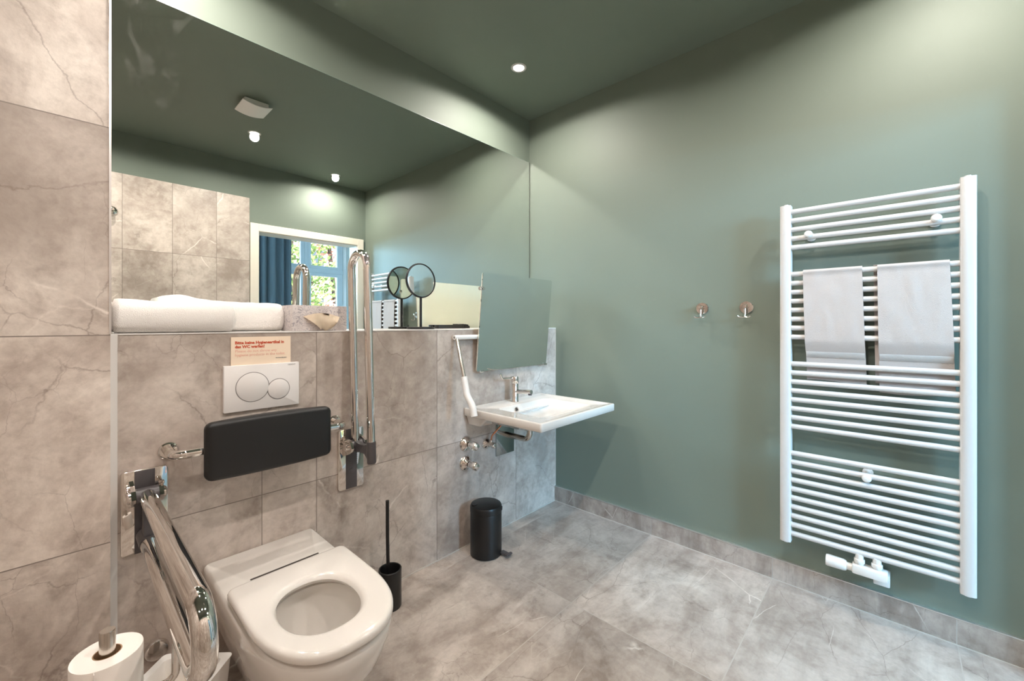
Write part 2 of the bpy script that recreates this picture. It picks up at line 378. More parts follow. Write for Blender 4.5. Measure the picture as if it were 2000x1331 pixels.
# bedroom beyond the doorway
YB = YF-.15; YW = -5.2; HB = 3.0; XR = 3.4
struct('floor_bedroom', bx((XL, YW-.3, -.1), (XR, YB, 0)), M['oak'])
struct('ceiling_bedroom', bx((XL, YW-.3, HB), (XR, YB, HB+.1)), M['plaster'])
bm = B(); box(bm, (XL, YB-.02, 0), (-1.07, YB, HB)); box(bm, (-.09, YB-.02, 0), (XR, YB, HB)); box(bm, (-1.07, YB-.02, 2.07), (-.09, YB, HB))
struct('wall_bedroom_near', bm, M['plaster'])
struct('wall_bedroom_left', bx((XL-.1, YW-.3, 0), (XL, YB, HB)), M['plaster'])
struct('wall_bedroom_right', bx((XR, YW-.3, 0), (XR+.1, YB, HB)), M['plaster'])
bm = B(); W1 = (-.12, 1.22, .85, 2.72); W2 = (-2.2, -.8, .85, 2.72)
for x0, x1, z0, z1 in ((XL, W2[0], 0, HB), (W2[1], W1[0], 0, HB), (W1[1], XR, 0, HB), (W2[0], W2[1], 0, W2[2]), (W2[0], W2[1], W2[3], HB), (W1[0], W1[1], 0, W1[2]), (W1[0], W1[1], W1[3], HB)):
    box(bm, (x0, YW-.3, z0), (x1, YW, z1))
struct('wall_bedroom_far', bm, M['plaster'])
def window(n, x0, x1, z0, z1, xm, zt, label):
    y0, y1 = YW-.2, YW-.13
    bm = B()
    for lo, hi in (((x0, y0, z0), (x0+.05, y1, z1)), ((x1-.05, y0, z0), (x1, y1, z1)), ((x0, y0, z0), (x1, y1, z0+.05)), ((x0, y0, z1-.05), (x1, y1, z1)),
                   ((xm-.03, y0, z0), (xm+.03, y1+.015, z1)), ((x0, y0, zt-.035), (x1, y1+.015, zt+.035))): box(bm, lo, hi, .004, 1)
    wo = struct(n, bm, M['win_paint'], label=label)
    for a, b in ((x0+.05, xm-.03), (xm+.03, x1-.05)):
        for c, d in ((z0+.05, zt-.035), (zt+.035, z1-.05)):
            bm = B(); s = .055
            for lo, hi in (((a, y0+.01, c), (a+s, y1+.01, d)), ((b-s, y0+.01, c), (b, y1+.01, d)), ((a+s, y0+.01, c), (b-s, y1+.01, c+s)), ((a+s, y0+.01, d-s), (b-s, y1+.01, d))): box(bm, lo, hi, .004, 1)
            sh = obj('sash', bm, M['win_paint'], wo); obj('pane', bx((a+s, y0+.03, c+s), (b-s, y0+.034, d-s)), M['glass'], sh)
window('window_1', *W1, .57, 2.13, 'white casement window behind the blue curtain, seen in the mirror')
window('window_added', *W2, -1.5, 2.13, 'white casement window added unseen in the room beyond')  # made-up window, placed so blue light passes the doorway onto the right wall

# ---------------------------------------------------------------- the long mirror
t_ = thing('wall_mirror', 'large frameless wall mirror above the tiled ledge', 'mirror', (-1.095, .232, LZ))
obj('mirror_glass', bx((-2.189, YM, LZ), (-.0065, .2342, 2.36)), M['wall_mirror'], t_)
obj('mirror_edge', bx((-2.189, YM+.001, 2.3602), (-.0065, .2342, 2.3622)), M['mirror_edge'], t_)
obj('mirror_edge', bx((-.0063, YM+.001, LZ), (-.0015, .2342, 2.36)), M['dark_gap'], t_)

# ---------------------------------------------------------------- downlights and vent
def downlight(x, y, label):
    t_ = thing('downlight', label, 'ceiling lamp', (x, y, H), 'recessed ceiling downlights')
    bm = B(); lathe(bm, [(.030, -.001), (.032, -.004), (.040, -.005), (.044, -.002), (.044, 0)], (x, y, H), seg=32, cap0=False, cap1=False); obj('trim_ring', bm, M['satin_white'], t_)
    bm = B(); lathe(bm, [(.0, -.0012), (.030, -.0012), (.030, 0)], (x, y, H), seg=24); obj('lens', bm, M['lens'], t_)
    l = bpy.data.lights.new('bulb', 'SPOT'); l.energy = LAMP_W; l.color = LAMP_COL; l.spot_size = math.radians(168); l.spot_blend = .16; l.shadow_soft_size = .030
    l.use_nodes = True; t = l.node_tree; em = t.nodes['Emission']        # reflector: main beam downwards, weaker spill to the sides
    g = t.nodes.new('ShaderNodeNewGeometry'); sp = t.nodes.new('ShaderNodeSeparateXYZ'); t.links.new(g.outputs['Incoming'], sp.inputs[0])
    mr = t.nodes.new('ShaderNodeMapRange'); mr.interpolation_type = 'SMOOTHSTEP'
    t.links.new(math_node(t, 'ABSOLUTE', sp.outputs[2]), mr.inputs['Value'])
    for k, v in (('From Min', .05), ('From Max', .75), ('To Min', .22), ('To Max', 1.0)): mr.inputs[k].default_value = v
    t.links.new(mr.outputs[0], em.inputs['Strength'])
    lo = bpy.data.objects.new('bulb', l); C.objects.link(lo); lo.parent = t_; lo.location = (0, 0, -.032)
    return t_
downlight(-.516, -.126, 'glowing recessed downlight seen directly in the ceiling corner')
downlight(-.461, -1.887, 'glowing downlight mirrored above the doorway, right of two')
downlight(-1.285, -1.447, 'glowing downlight mirrored below the white ceiling vent, left of two')
downlight(-2.0, -.13, 'recessed downlight above the left end of the long mirror')
downlight(-2.13, -1.447, 'recessed downlight over the left tiled wall')
downlight(-2.97, -1.447, 'added unseen downlight over the shower area')  # added lamp out of view, brightens the left tiles
t_ = thing('ceiling_vent', 'white square ceiling vent with curved cover, seen in the mirror', 'vent', (-1.42, -.975, H))
obj('vent_body', bx((-1.49, -1.045, H-.028), (-1.35, -.905, H), .003), M['plastic_white'], t_)
bm = B(); rings = []
for i in range(13):
    u = -1+2*i/12; x = -1.42+u*.086; z = H-.048+.016*u*u
    rings.append([(x, -1.07, z), (x, -.88, z), (x, -.88, z+.005), (x, -1.07, z+.005)])
loft(bm, rings); obj('vent_cover', bm, M['plastic_white'], t_)

# ---------------------------------------------------------------- toilet
TX = -1.787
def d_outline(hw, yb, ys, yf, rb=.02, sq=2.5, n=40):
    """D shape: back edge y=yb, straight sides to ys, rounded front to yf"""
    pts = []
    for k in range(n+1):                                  # front curve right to left
        a = PI*k/n; ca, sa = math.cos(a), math.sin(a)
        x = hw*math.copysign(abs(ca)**(2/sq), ca); y = ys-(ys-yf)*abs(sa)**(2/sq)
        pts.append((x, y))
    for k in range(1, 11): pts.append((-hw, ys+(yb-rb-ys)*k/10))
    for k in range(1, 6): a = PI/2*k/5; pts.append((-hw+rb-rb*math.cos(a), yb-rb+rb*math.sin(a)))
    for k in range(1, 10): pts.append((-hw+rb+(2*hw-2*rb)*k/10, yb))
    for k in range(0, 6): a = PI/2*k/5; pts.append((hw-rb+rb*math.sin(a), yb-rb+rb*math.cos(a)))
    for k in range(1, 10): pts.append((hw, yb-rb+(ys-yb+rb)*k/10))
    return pts
def ring_at(out, z, cx=TX): return [(cx+x, y, z) for x, y in out]
def shrink(out, d, c=(0, -.4)):
    r = []
    n = len(out)
    for i, (x, y) in enumerate(out):
        ax, ay = out[i-1]; bx_, by = out[(i+1) % n]
        tx, ty = bx_-ax, by-ay; L = math.hypot(tx, ty) or 1
        nx, ny = ty/L, -tx/L
        if (c[0]-x)*nx+(c[1]-y)*ny < 0: nx, ny = -nx, -ny
        r.append((x+nx*d, y+ny*d))
    return r
def oval_like(out, c, a, b, sq=2.0):
    r = []
    for x, y in out:
        th = math.atan2(y-c[1], x-c[0]); ct, st = math.cos(th), math.sin(th)
        k = (abs(ct/a)**sq+abs(st/b)**sq)**(-1/sq)
        r.append((c[0]+k*ct, c[1]+k*st))
    return r
t_ = thing('toilet', 'white wall hung toilet with open seat, no lid', 'toilet', (TX, -.35, 0))
O1 = d_outline(.179, -.0005, -.42, -.735)
bm = B(); hc = (0, -.53)
def scaled(kx, yb, ys, yf, z): return ring_at(d_outline(.179*kx, yb, ys, yf), z)
rings = [scaled(.50, -.0005, -.22, -.42, .060), scaled(.60, -.0005, -.25, -.47, .075), scaled(.72, -.0005, -.30, -.56, .14), scaled(.83, -.0005, -.35, -.63, .20), scaled(.93, -.0005, -.40, -.695, .28),
         scaled(.985, -.0005, -.42, -.725, .345), ring_at(O1, .381), ring_at(shrink(O1, .003), .390), ring_at(shrink(O1, .010), .3945)]
for a, b, z in ((.128, .175, .394), (.118, .160, .385), (.122, .165, .36), (.115, .155, .31), (.09, .12, .25), (.06, .08, .21), (.03, .04, .20)):
    rings.append(ring_at(oval_like(O1, (0, -.53), a, b, 2.2), z))
loft(bm, rings); obj('bowl', bm, M['ceramic'], t_, angle=50)
O2 = d_outline(.176, -.276, -.46, -.742, rb=.026)
bm = B(); hole = lambda d, z: ring_at(oval_like(O2, (-.01, -.525), .100-d, .128-d, 2.25), z)
rings = [ring_at(shrink(O2, .012), .4045), ring_at(shrink(O2, .002), .4055), ring_at(O2, .410), ring_at(O2, .421), ring_at(shrink(O2, .003), .426), ring_at(shrink(O2, .009), .4295), ring_at(shrink(O2, .016), .430),
         hole(-.020, .430), hole(-.012, .4285), hole(-.005, .424), hole(0, .416), hole(-.004, .406), hole(-.008, .4045)]
loft(bm, rings, False, False); rs = bm.verts[:]; n = len(O2)
bm.verts.ensure_lookup_table()
a, b = [bm.verts[i] for i in range(n)], [bm.verts[len(bm.verts)-n+i] for i in range(n)]
for i in range(n): bm.faces.new((b[i], b[(i+1) % n], a[(i+1) % n], a[i]))
seat = obj('seat', bm, M['ceramic'], t_, angle=50)
obj('gap_shade', bx((-1.882, -.2185, .3945), (-1.672, -.2125, .3962)), M['dark_gap'], t_)  # dark strip laid on the deck, paints the shade in the seat gap

# flush plate and notice card
t_ = thing('flush_plate', 'white dual flush plate with two round buttons above the toilet', 'flush plate', (-1.785, 0, .975))
bm = B(); plate_xz(bm, -1.908, -1.662, .893, 1.056, 0, -.012, .003); obj('plate', bm, M['plate_white'], t_)
def button(cx, cz, r, dy):
    bm = B(); lathe(bm, [(r, 0), (r, .0010+dy), (r-.001, .0016+dy), (0, .0017+dy)], (cx, -.012, cz), (0, -1, 0), 48); b = obj('flush_button', bm, M['plate_white'], t_)
    bm = B(); lathe(bm, [(r, 0), (r+.0022, 0), (r+.0022, .0008), (r, .0008)], (cx, -.012, cz), (0, -1, 0), 48, False, False); obj('groove', bm, M['groove'], b)
button(-1.820, .976, .0515, .0); button(-1.7345, .960, .0365, .0006)
text_mesh('lettering', 'GEBERIT', .0075, (-1.703, -.0121, 1.0455), ROT_WALL, M['ink_grey'], t_)
t_ = thing('notice_card', 'cream notice card with red lettering tucked behind the white flush plate', 'notice', (-1.786, -.002, 1.1))
obj('card', bx((-1.885, -.004, .98), (-1.690, -.0012, 1.156)), M['card'], t_)
text_mesh('lettering', 'Bitte keine Hygieneartikel in\ndas WC werfen!', .0142, (-1.873, -.0042, 1.131), ROT_WALL, M['ink_red'], t_, sx=.98, bold=.0006)
text_mesh('lettering', 'Please do not throw any\nhygiene products in the toilet.', .0138, (-1.873, -.0042, 1.1015), ROT_WALL, M['ink_pink'], t_, sx=.98)
bm = B(); random.seed(3); x = -1.742
while x < -1.706:
    w_ = random.uniform(.0012, .0026); box(bm, (x, -.0045, 1.0745), (x+w_, -.004, 1.0745+random.uniform(.0022, .0036))); x += w_+.0007
obj('small_print', bm, M['ink_grey'], t_)

# ---------------------------------------------------------------- grab rails
def grab_rail(cx, zp, up, label, L=.80, sep=.133, lean=0.0, r=.0162):
    """folding support rail; pivot at (cx, -.06, zp).  s runs along the rail, q across it"""
    t_ = thing('grab_rail', label, 'grab rail', (cx, 0, zp), 'folding chrome grab rails beside the toilet')
    py = -.045 if up else -.062
    if up:
        def P(s, q): return Vector((cx, py-q+s*math.tan(lean)*(1 if s > 0 else 1), zp+s))
    else:
        def P(s, q): return Vector((cx, py-s, zp-q))
    bm = B(); plate_xz(bm, cx-.0555, cx+.0555, zp-.19, zp+.065, 0, -.009, .010); obj('wall_plate', bm, M['chrome'], t_)
    bm = B(); box(bm, (cx-.024, -.0115, zp-.188), (cx+.024, -.009, zp+.063), .0005); st = obj('plate_strip', bm, M['grey_plastic'], t_)
    bm = B(); lathe(bm, [(.014, 0), (.014, .0015), (.010, .003), (0, .003)], (cx+.004, -.0115, zp-.115), (0, -1, 0), 24); obj('plug', bm, M['grey_plastic'], st)
    for s in (-1, 1):                                     # hinge cheeks
        bm = B(); R = [(-.010, .036), (-.05, .030), (-.075, .022), (-.088, 0), (-.075, -.022), (-.05, -.032), (-.010, -.045)]
        x0, x1 = cx+s*.027, cx+s*.037
        loft(bm, [[(x0, y, zp+z) for y, z in R], [(x1, y, zp+z) for y, z in R]]); ck = obj('hinge_cheek', bm, M['chrome'], t_)
        bm = B(); lathe(bm, [(.017, 0), (.017, .005), (.012, .009), (0, .009)], (x1, py, zp), (s, 0, 0), 24); obj('hinge_cap', bm, M['chrome'], ck)
        bm = B(); lathe(bm, [(.007, 0), (.007, .005), (.004, .007), (0, .007)], (x1, -.03, zp+.02), (s, 0, 0), 16); obj('screw_cap', bm, M['chrome'], ck)
    bm = B(); tube(bm, [(cx-.026, py, zp), (cx+.026, py, zp)], .024, 24); obj('hinge_barrel', bm, M['grey_plastic'], t_)
    path = fillet([P(.015, 0), P(L, 0), P(L, sep), P(.03, sep)], sep*.497, 14)
    bm = B(); tube(bm, path, r, 20); obj('rail_tube', bm, M['chrome'], t_)
    # dark end bracket from the hinge to the second tube
    bm = B()
    a = [P(0, .012), P(0, .05), P(.002, sep-.04), P(-.004, sep-.012)]
    wd = [.021, .019, .017, .016]
    rings = []
    for p_, h in zip(a, (.022, .016, .017, .032)):
        n_ = (P(1, 0)-P(0, 0)).normalized()
        rings.append([p_+Vector((sx*.010, 0, 0))+n_*sy*h for sx, sy in ((-1, -1), (1, -1), (1, 1), (-1, 1))])
    loft(bm, rings); br = obj('end_bracket', bm, M['grey_plastic'], t_)
    bm = B(); tube(bm, [P(-.048, sep), P(-.046, sep), P(-.041, sep), P(.040, sep)], .0178, 20, rs=[.010, .0155, r+.0018, r+.0018]); obj('tube_socket', bm, M['grey_plastic'], br)
    return t_, P
gl_, PL = grab_rail(-2.112, .690, False, 'chrome folding grab rail lowered at the left of the toilet', L=.745, r=.0205)
gr_, PR = grab_rail(-1.4505, .694, True, 'chrome folding grab rail folded upright at the right of the toilet', lean=math.radians(2.6))
# roll post on the lowered rail
RX, RY = -2.222, -.528
bm = B(); tube(bm, fillet([(-2.112, RY, .557), (-2.112, RY, .41), (RX, RY, .41), (RX, RY, .50)], .02, 5), .008, 12); ho = obj('roll_holder', bm, M['chrome'], gl_)
bm = B(); lathe(bm, [(.0128, 0), (.0128, .157), (.0118, .160), (0, .160)], (RX, RY, .418), seg=28); obj('roll_post', bm, M['steel'], ho)
t_ = thing('toilet_roll', 'white toilet paper roll upright on the chrome post', 'toilet paper', (RX, RY, .42))
bm = B(); prof = [(.0225, .0), (.055, .0), (.0555, .002), (.0555, .109), (.055, .111), (.0225, .111)]
lathe(bm, prof, (RX, RY, .422), seg=56, cap0=False, cap1=False); obj('paper', bm, M['paper'], t_)
bm = B(); lathe(bm, [(.0225, 0), (.0225, .111), (.0205, .111), (.0205, 0)], (RX, RY, .422), seg=40, cap0=False, cap1=False); obj('core', bm, pmat('brown_cardboard', rgb(150, 120, 92), .9), t_)
bm = B(); box(bm, (RX-.022, RY-.0585, .424), (RX-.021, RY-.045, .532)); obj('loose_sheet', bm, M['paper'], t_)
# wall cap behind the rail
t_ = thing('inspection_cover', 'round chrome cap on the tiled wall left of the toilet', 'cover', (-2.084, 0, .177))
bm = B(); lathe(bm, [(.032, 0), (.032, .004), (.028, .010), (.022, .012), (0, .012)], (-2.084, 0, .177), (0, -1, 0), 40); obj('cap', bm, M['chrome'], t_)
# small white bin in the corner
t_ = thing('waste_bin', 'small white open waste bin on the floor under the lowered grab rail', 'bin', (-2.095, -.375, 0))
cx, cy = -2.095, -.375; bm = B()
def sq(h, z): return [(cx+x*math.cos(.78)-y*math.sin(.78), cy+x*math.sin(.78)+y*math.cos(.78), z) for x, y in rrect(0, 0, h, h, .012, 4)]
loft(bm, [sq(.066, 0), sq(.068, .004), sq(.090, .298), sq(.092, .300), sq(.092, .302), sq(.074, .302), sq(.072, .298), sq(.058, .02)], True, True)
obj('bin_body', bm, M['plastic_white'], t_)
bm = B(); loft(bm, [sq(.062, .10), sq(.071, .24)], True, True); obj('liner', bm, pmat('brown_liner', rgb(186, 158, 122), .5), t_)

# ---------------------------------------------------------------- backrest
t_ = thing('back_cushion', 'black padded backrest on chrome arms above the toilet', 'backrest', (-1.787, 0, .8))
bm = B(); rings = []
N = 41; BX0, BX1 = -1.984, -1.590
for i in range(N):
    u = math.sin((-1+2*i/(N-1))*PI/2); x = (BX0+BX1)/2+u*(BX1-BX0)/2
    e = max(0, (abs(u)-.89)/.11); ins = .020*(1-math.sqrt(max(0, 1-e*e)))
    yc = -.118-.004*u*u; ins += .006*u*u
    rings.append([(x, yc+b, .799+a) for a, b in rrect(0, 0, .0965-ins, .024-ins*.75, .015-ins*.4, 5)])
loft(bm, rings); obj('pad', bm, M['pad'], t_, angle=60)
for s in (-1, 1):
    xa = -1.787+s*.268
    bm = B(); tube(bm, fillet([(xa, 0, .798), (xa, -.092, .798), (-1.787+s*.12, -.092, .798)], .034, 8), .0145, 18); ar = obj('arm', bm, M['chrome'], t_)
    bm = B(); lathe(bm, [(.026, 0), (.026, .005), (.022, .009), (.014, .009)], (xa, 0, .798), (0, -1, 0), 28); obj('rosette', bm, M['chrome'], ar)

# ---------------------------------------------------------------- toilet brush, black pedal bin
bx_, by_ = -1.336, -.125
t_ = thing('toilet_brush', 'black toilet brush standing in its round black holder', 'toilet brush', (bx_, by_, 0))
bm = B(); lathe(bm, [(.046, 0), (.0475, .003), (.0475, .158), (.046, .160), (.042, .160), (.0405, .157), (.040, .02)], (bx_, by_, 0), seg=40); obj('holder', bm, M['black'], t_)
bm = B(); tube(bm, [(bx_-.006, by_+.0, .03), (bx_-.012, by_, .30), (bx_-.0125, by_, .451), (bx_-.0125, by_, .453)], .0072, 16); obj('handle', bm, M['black'], t_)
bm = B(); lathe(bm, [(.0, .0), (.030, .006), (.034, .03), (.034, .07), (.026, .085), (0, .088)], (bx_-.006, by_, .024), seg=24); obj('bristles', bm, M['grey_plastic'], t_)
px_, py_ = -.775, -.128
t_ = thing('pedal_bin', 'black round pedal bin beneath the washbasin', 'bin', (px_, py_, 0))
bm = B(); lathe(bm, [(.077, 0), (.082, .004), (.082, .220), (.080, .224), (0, .224)], (px_, py_, 0), seg=56); obj('bin_body', bm, M['black'], t_)
bm = B(); lathe(bm, [(.0832, .224), (.0832, .250), (.079, .258), (.068, .2625), (0, .265)], (px_, py_, 0), seg=56); ld = obj('lid', bm, M['black'], t_)
bm = B(); lathe(bm, [(.017, .258), (.017, .2645), (.015, .266), (0, .266)], (px_-.055, py_+.03, 0), seg=24); obj('hinge_cap', bm, M['black'], ld)
bm = B(); lathe(bm, [(.010, 0), (.010, .003), (0, .003)], (px_+.0485, py_-.068, .240), (.58, -.82, 0), 20); obj('badge', bm, M['grey_plastic'], ld)
bm = B(); box(bm, (px_+.030, py_-.122, .012), (px_+.062, py_-.066, .018), .003); box(bm, (px_+.026, py_-.128, .014), (px_+.068, py_-.112, .024), .004); obj('pedal', bm, M['grey_plastic'], t_)

# ---------------------------------------------------------------- washbasin
t_ = thing('washbasin', 'white flat rectangular wall mounted washbasin', 'washbasin', (-.487, -.27, .75))
def RR(x0, x1, y0, y1, r, z, zb=None):
    pts = rrect((x0+x1)/2, (y0+y1)/2, (x1-x0)/2, (y1-y0)/2, r, 8)
    if zb is None: return [(x, y, z) for x, y in pts]
    return [(x, y, z+(zb-z)*(y-y0)/(y1-y0)) for x, y in pts]            # z at front, zb at back
X0, X1, Y0, Y1 = -.819, -.155, -.535, -.0005
bm = B()
loft(bm, [RR(X0+.12, X1-.12, -.30, -.02, .03, .660), RR(X0+.11, X1-.11, -.36, -.02, .03, .665), RR(X0+.05, X1-.05, -.46, Y1, .03, .705), RR(X0+.006, X1-.006, Y0+.006, Y1, .008, .7075), RR(X0, X1, Y0, Y1, .010, .712), RR(X0, X1, Y0, Y1, .010, .746), RR(X0+.0015, X1-.0015, Y0+.0015, Y1, .010, .7490), RR(X0+.005, X1-.005, Y0+.005, Y1-.004, .010, .750),
          RR(X0+.022, X1-.022, Y0+.022, Y1-.008, .008, .750), RR(X0+.026, X1-.026, Y0+.026, Y1-.012, .008, .7465), RR(X0+.115, X1-.105, Y0+.07, -.125, .035, .7452), RR(X0+.119, X1-.109, Y0+.075, -.128, .036, .7435), RR(X0+.125, X1-.115, Y0+.085, -.131, .038, .738, .735), RR(X0+.140, X1-.130, Y0+.115, -.136, .042, .726, .712),
          RR(X0+.160, X1-.150, Y0+.155, -.142, .048, .712, .696), RR(X0+.190, X1-.180, Y0+.20, -.155, .055, .700, .686), RR(X0+.235, X1-.225, Y0+.235, -.185, .045, .690, .680), RR(-.55, -.43, -.285, -.225, .028, .680, .674)])
bs = obj('basin', bm, M['ceramic'], t_, angle=75)
bm = B(); lathe(bm, [(.016, -.004), (.016, .002), (.0135, .004), (.011, .002), (.011, -.004)], (-.548, -.1385, .717), (0, -1, .12), 28, False, False); ov = obj('overflow_ring', bm, M['chrome'], t_)
bm = B(); lathe(bm, [(.0112, 0), (.0112, .0012), (0, .0012)], (-.548, -.1385, .717), (0, -1, .12), 24); obj('overflow_hole', bm, M['dark_gap'], ov)
bm = B(); lathe(bm, [(.026, 0), (.026, .002), (.020, .004), (0, .005)], (-.49, -.26, .673), seg=32); obj('drain', bm, M['chrome'], t_)
bm = B(); loft(bm, [RR(X0+.03, X1-.03, -.10, Y1, .01, .660), RR(X0+.012, X1-.012, -.17, Y1, .012, .712)]); obj('underside', bm, M['ceramic'], t_)
# siphon with its cover plate
t_ = thing('drain_trap', 'chrome drain pipe elbow below the washbasin with its metal cover plate', 'drain pipe', (-.5, 0, .55))
bm = B(); tube(bm, fillet([(-.5, -.004, .548), (-.5, -.195, .548), (-.5, -.195, .650)], .045, 8), .0165, 20); pp = obj('pipe', bm, M['steel'], t_)
bm = B(); lathe(bm, [(.022, 0), (.024, .004), (.024, .022), (.020, .026)], (-.5, -.195, .624), seg=28); obj('nut', bm, M['chrome'], pp)
bm = B(); box(bm, (-.578, -.009, .432), (-.427, 0, .66), .0015); obj('cover_plate', bm, pmat('mirror_steel', rgb(172, 178, 178), .10, 1.0), t_)
# angle valves
def valve(x, z, k, label, pipe=False):
    t_ = thing('angle_valve', label, 'valve', (x, 0, z), 'chrome valves below the washbasin')
    bm = B(); lathe(bm, [(.036*k, 0), (.0355*k, .004), (.028*k, .014), (.019*k, .022), (.016*k, .030)], (x, 0, z), (0, -1, 0), 36); obj('rosette', bm, M['chrome'], t_)
    bm = B(); tube(bm, [(x, -.028*k, z), (x, -.052*k, z)], .012*k, 20); obj('body', bm, M['chrome'], t_)
    bm = B(); prof = []
    rings = []
    for zz, s in ((.050, .013), (.054, .018), (.074, .0175), (.080, .013), (.082, .006)):
        rings.append([(x+math.cos(a)*s*k*(1+.10*math.cos(4*a)), -zz*k, z+math.sin(a)*s*k*(1+.10*math.cos(4*a))) for a in [2*PI*i/32 for i in range(32)]])
    loft(bm, rings); obj('handle', bm, M['chrome'], t_)
    if pipe:
        bm = B(); tube(bm, [(x, -.045*k, z), (x+.0, -.045*k, z+.028)], .010, 16); nt_ = obj('nut', bm, M['chrome'], t_)
        bm = B(); tube(bm, fillet([(x, -.045*k, z+.026), (x+.006, -.045*k, z+.05), (x+.050, -.07, z+.105), (x+.06, -.075, z+.130)], .03, 6), .0048, 12); obj('copper_pipe', bm, M['copper'], t_)
valve(-.806, .555, 1.18, 'chrome wall valve beneath the left corner of the basin, upper of two')
valve(-.806, .450, 1.18, 'chrome wall valve beneath the left corner of the basin, lower of two')
valve(-.652, .523, .9, 'small chrome valve with copper pipe beside the cover plate', True)
valve(-.425, .600, .6, 'small chrome valve behind the drain pipe elbow')
# faucet
fx, fy = -.487, -.068
t_ = thing('faucet', 'chrome single lever mixer tap on the washbasin', 'faucet', (fx, fy, .75))
bm = B(); lathe(bm, [(.024, 0), (.0245, .004), (.0225, .008), (.0225, .105), (.0215, .108), (0, .108)], (fx, fy, .7462), seg=32); obj('body', bm, M['chrome'], t_)
bm = B(); tube(bm, [(fx, fy, .806), (fx, fy-.10, .814), (fx, fy-.128, .816)], .0125, 18); sp_ = obj('spout', bm, M['chrome'], t_)
bm = B(); tube(bm, [(fx, fy-.118, .812), (fx, fy-.118, .797)], .0105, 18); obj('aerator', bm, M['grey_plastic'], sp_)
bm = B(); lathe(bm, [(.0225, 0), (.0235, .002), (.0235, .036), (.022, .040), (0, .041)], (fx, fy, .8545), seg=32); hd = obj('lever_cap', bm, M['chrome'], t_)
bm = B(); tube(bm, fillet([(fx-.01, fy, .884), (fx-.105, fy-.0, .890), (fx-.118, fy, .918)], .012, 5), .0062, 12); obj('lever', bm, M['chrome'], hd)

# ---------------------------------------------------------------- tilting mirror
t_ = thing('tilting_mirror', 'tilting square mirror with white lever above the washbasin', 'mirror', (-.455, -.02, .94))
zb, zt, yb, yt, mx0, mx1 = .941, 1.478, -.032, -.082, -.757, -.152
def onm(z, d=0.0): u = (z-zb)/(zt-zb); return yb+(yt-yb)*u-d
def slab(bm, x0, x1, z0, z1, d0, d1, r):
    pts = rrect((x0+x1)/2, (z0+z1)/2, (x1-x0)/2, (z1-z0)/2, r, 4)
    loft(bm, [[(x, onm(z, d0), z) for x, z in pts], [(x, onm(z, d1), z) for x, z in pts]])
bm = B(); slab(bm, mx0, mx1, zb, zt, 0, .005, .012); gm = obj('mirror_glass', bm, M['mirror'], t_, angle=20)
bm = B(); slab(bm, mx0+.0008, mx1-.0008, zb+.0008, zt-.0008, -.0045, -.0005, .012); obj('backing', bm, M['mirror_back'], t_, angle=20)
bm = B(); box(bm, (mx0+.06, -.030, LZ-.026), (mx1-.06, -.002, LZ-.006), .004); obj('pivot_bar', bm, M['black'], t_)
for x in (mx0+.02, mx1-.03):
    bm = B(); box(bm, (x, onm(zb)-.009, zb-.006), (x+.035, onm(zb)+.008, zb+.006), .002); obj('clip', bm, M['chrome'], t_)
z_ = 1.392; bm = B(); lathe(bm, [(.0, .010), (.009, .010), (.011, .007), (.011, .0)], (mx0-.001, onm(z_)+.004, z_), (-1, 0, 0), 20); lathe(bm, [(.009, 0), (.009, .004), (0, .005)], (mx0+.010, onm(z_)-.006, z_), (0, -1, 0), 20); obj('side_clip', bm, M['chrome'], t_)
bm = B(); box(bm, (mx0+.10, onm(zb)-.030, zb+.003), (mx0+.155, onm(zb)-.005, zb+.007), .0015); obj('lower_catch', bm, M['chrome'], t_)
bm = B(); tube(bm, [(-.905, -.0265, 1.131), (-.30, -.0265, 1.131)], .0125, 18); ax_ = obj('lever_axle', bm, M['plastic_white'], t_)
bm = B(); lathe(bm, [(.006, 0), (.006, .001), (0, .001)], (-.905, -.0265, 1.131), (-1, 0, 0), 16); obj('axle_hole', bm, M['groove'], ax_)
for x in (-.64, -.30):
    bm = B(); box(bm, (x-.012, -.0385, 1.116), (x+.012, 0, 1.150), .003); obj('axle_bracket', bm, M['black'], t_)
bm = B(); tube(bm, [(-.894, -.034, 1.122), (-.915, -.118, .925), (-.916, -.122, .91)], .0095, 16); ro = obj('lever_rod', bm, M['steel'], t_)
bm = B(); tube(bm, fillet([(-.9145, -.115, .935), (-.920, -.142, .85), (-.924, -.190, .800), (-.926, -.205, .752)], .06, 6), .0165, 18); obj('lever_grip', bm, M['plastic_white'], ro)

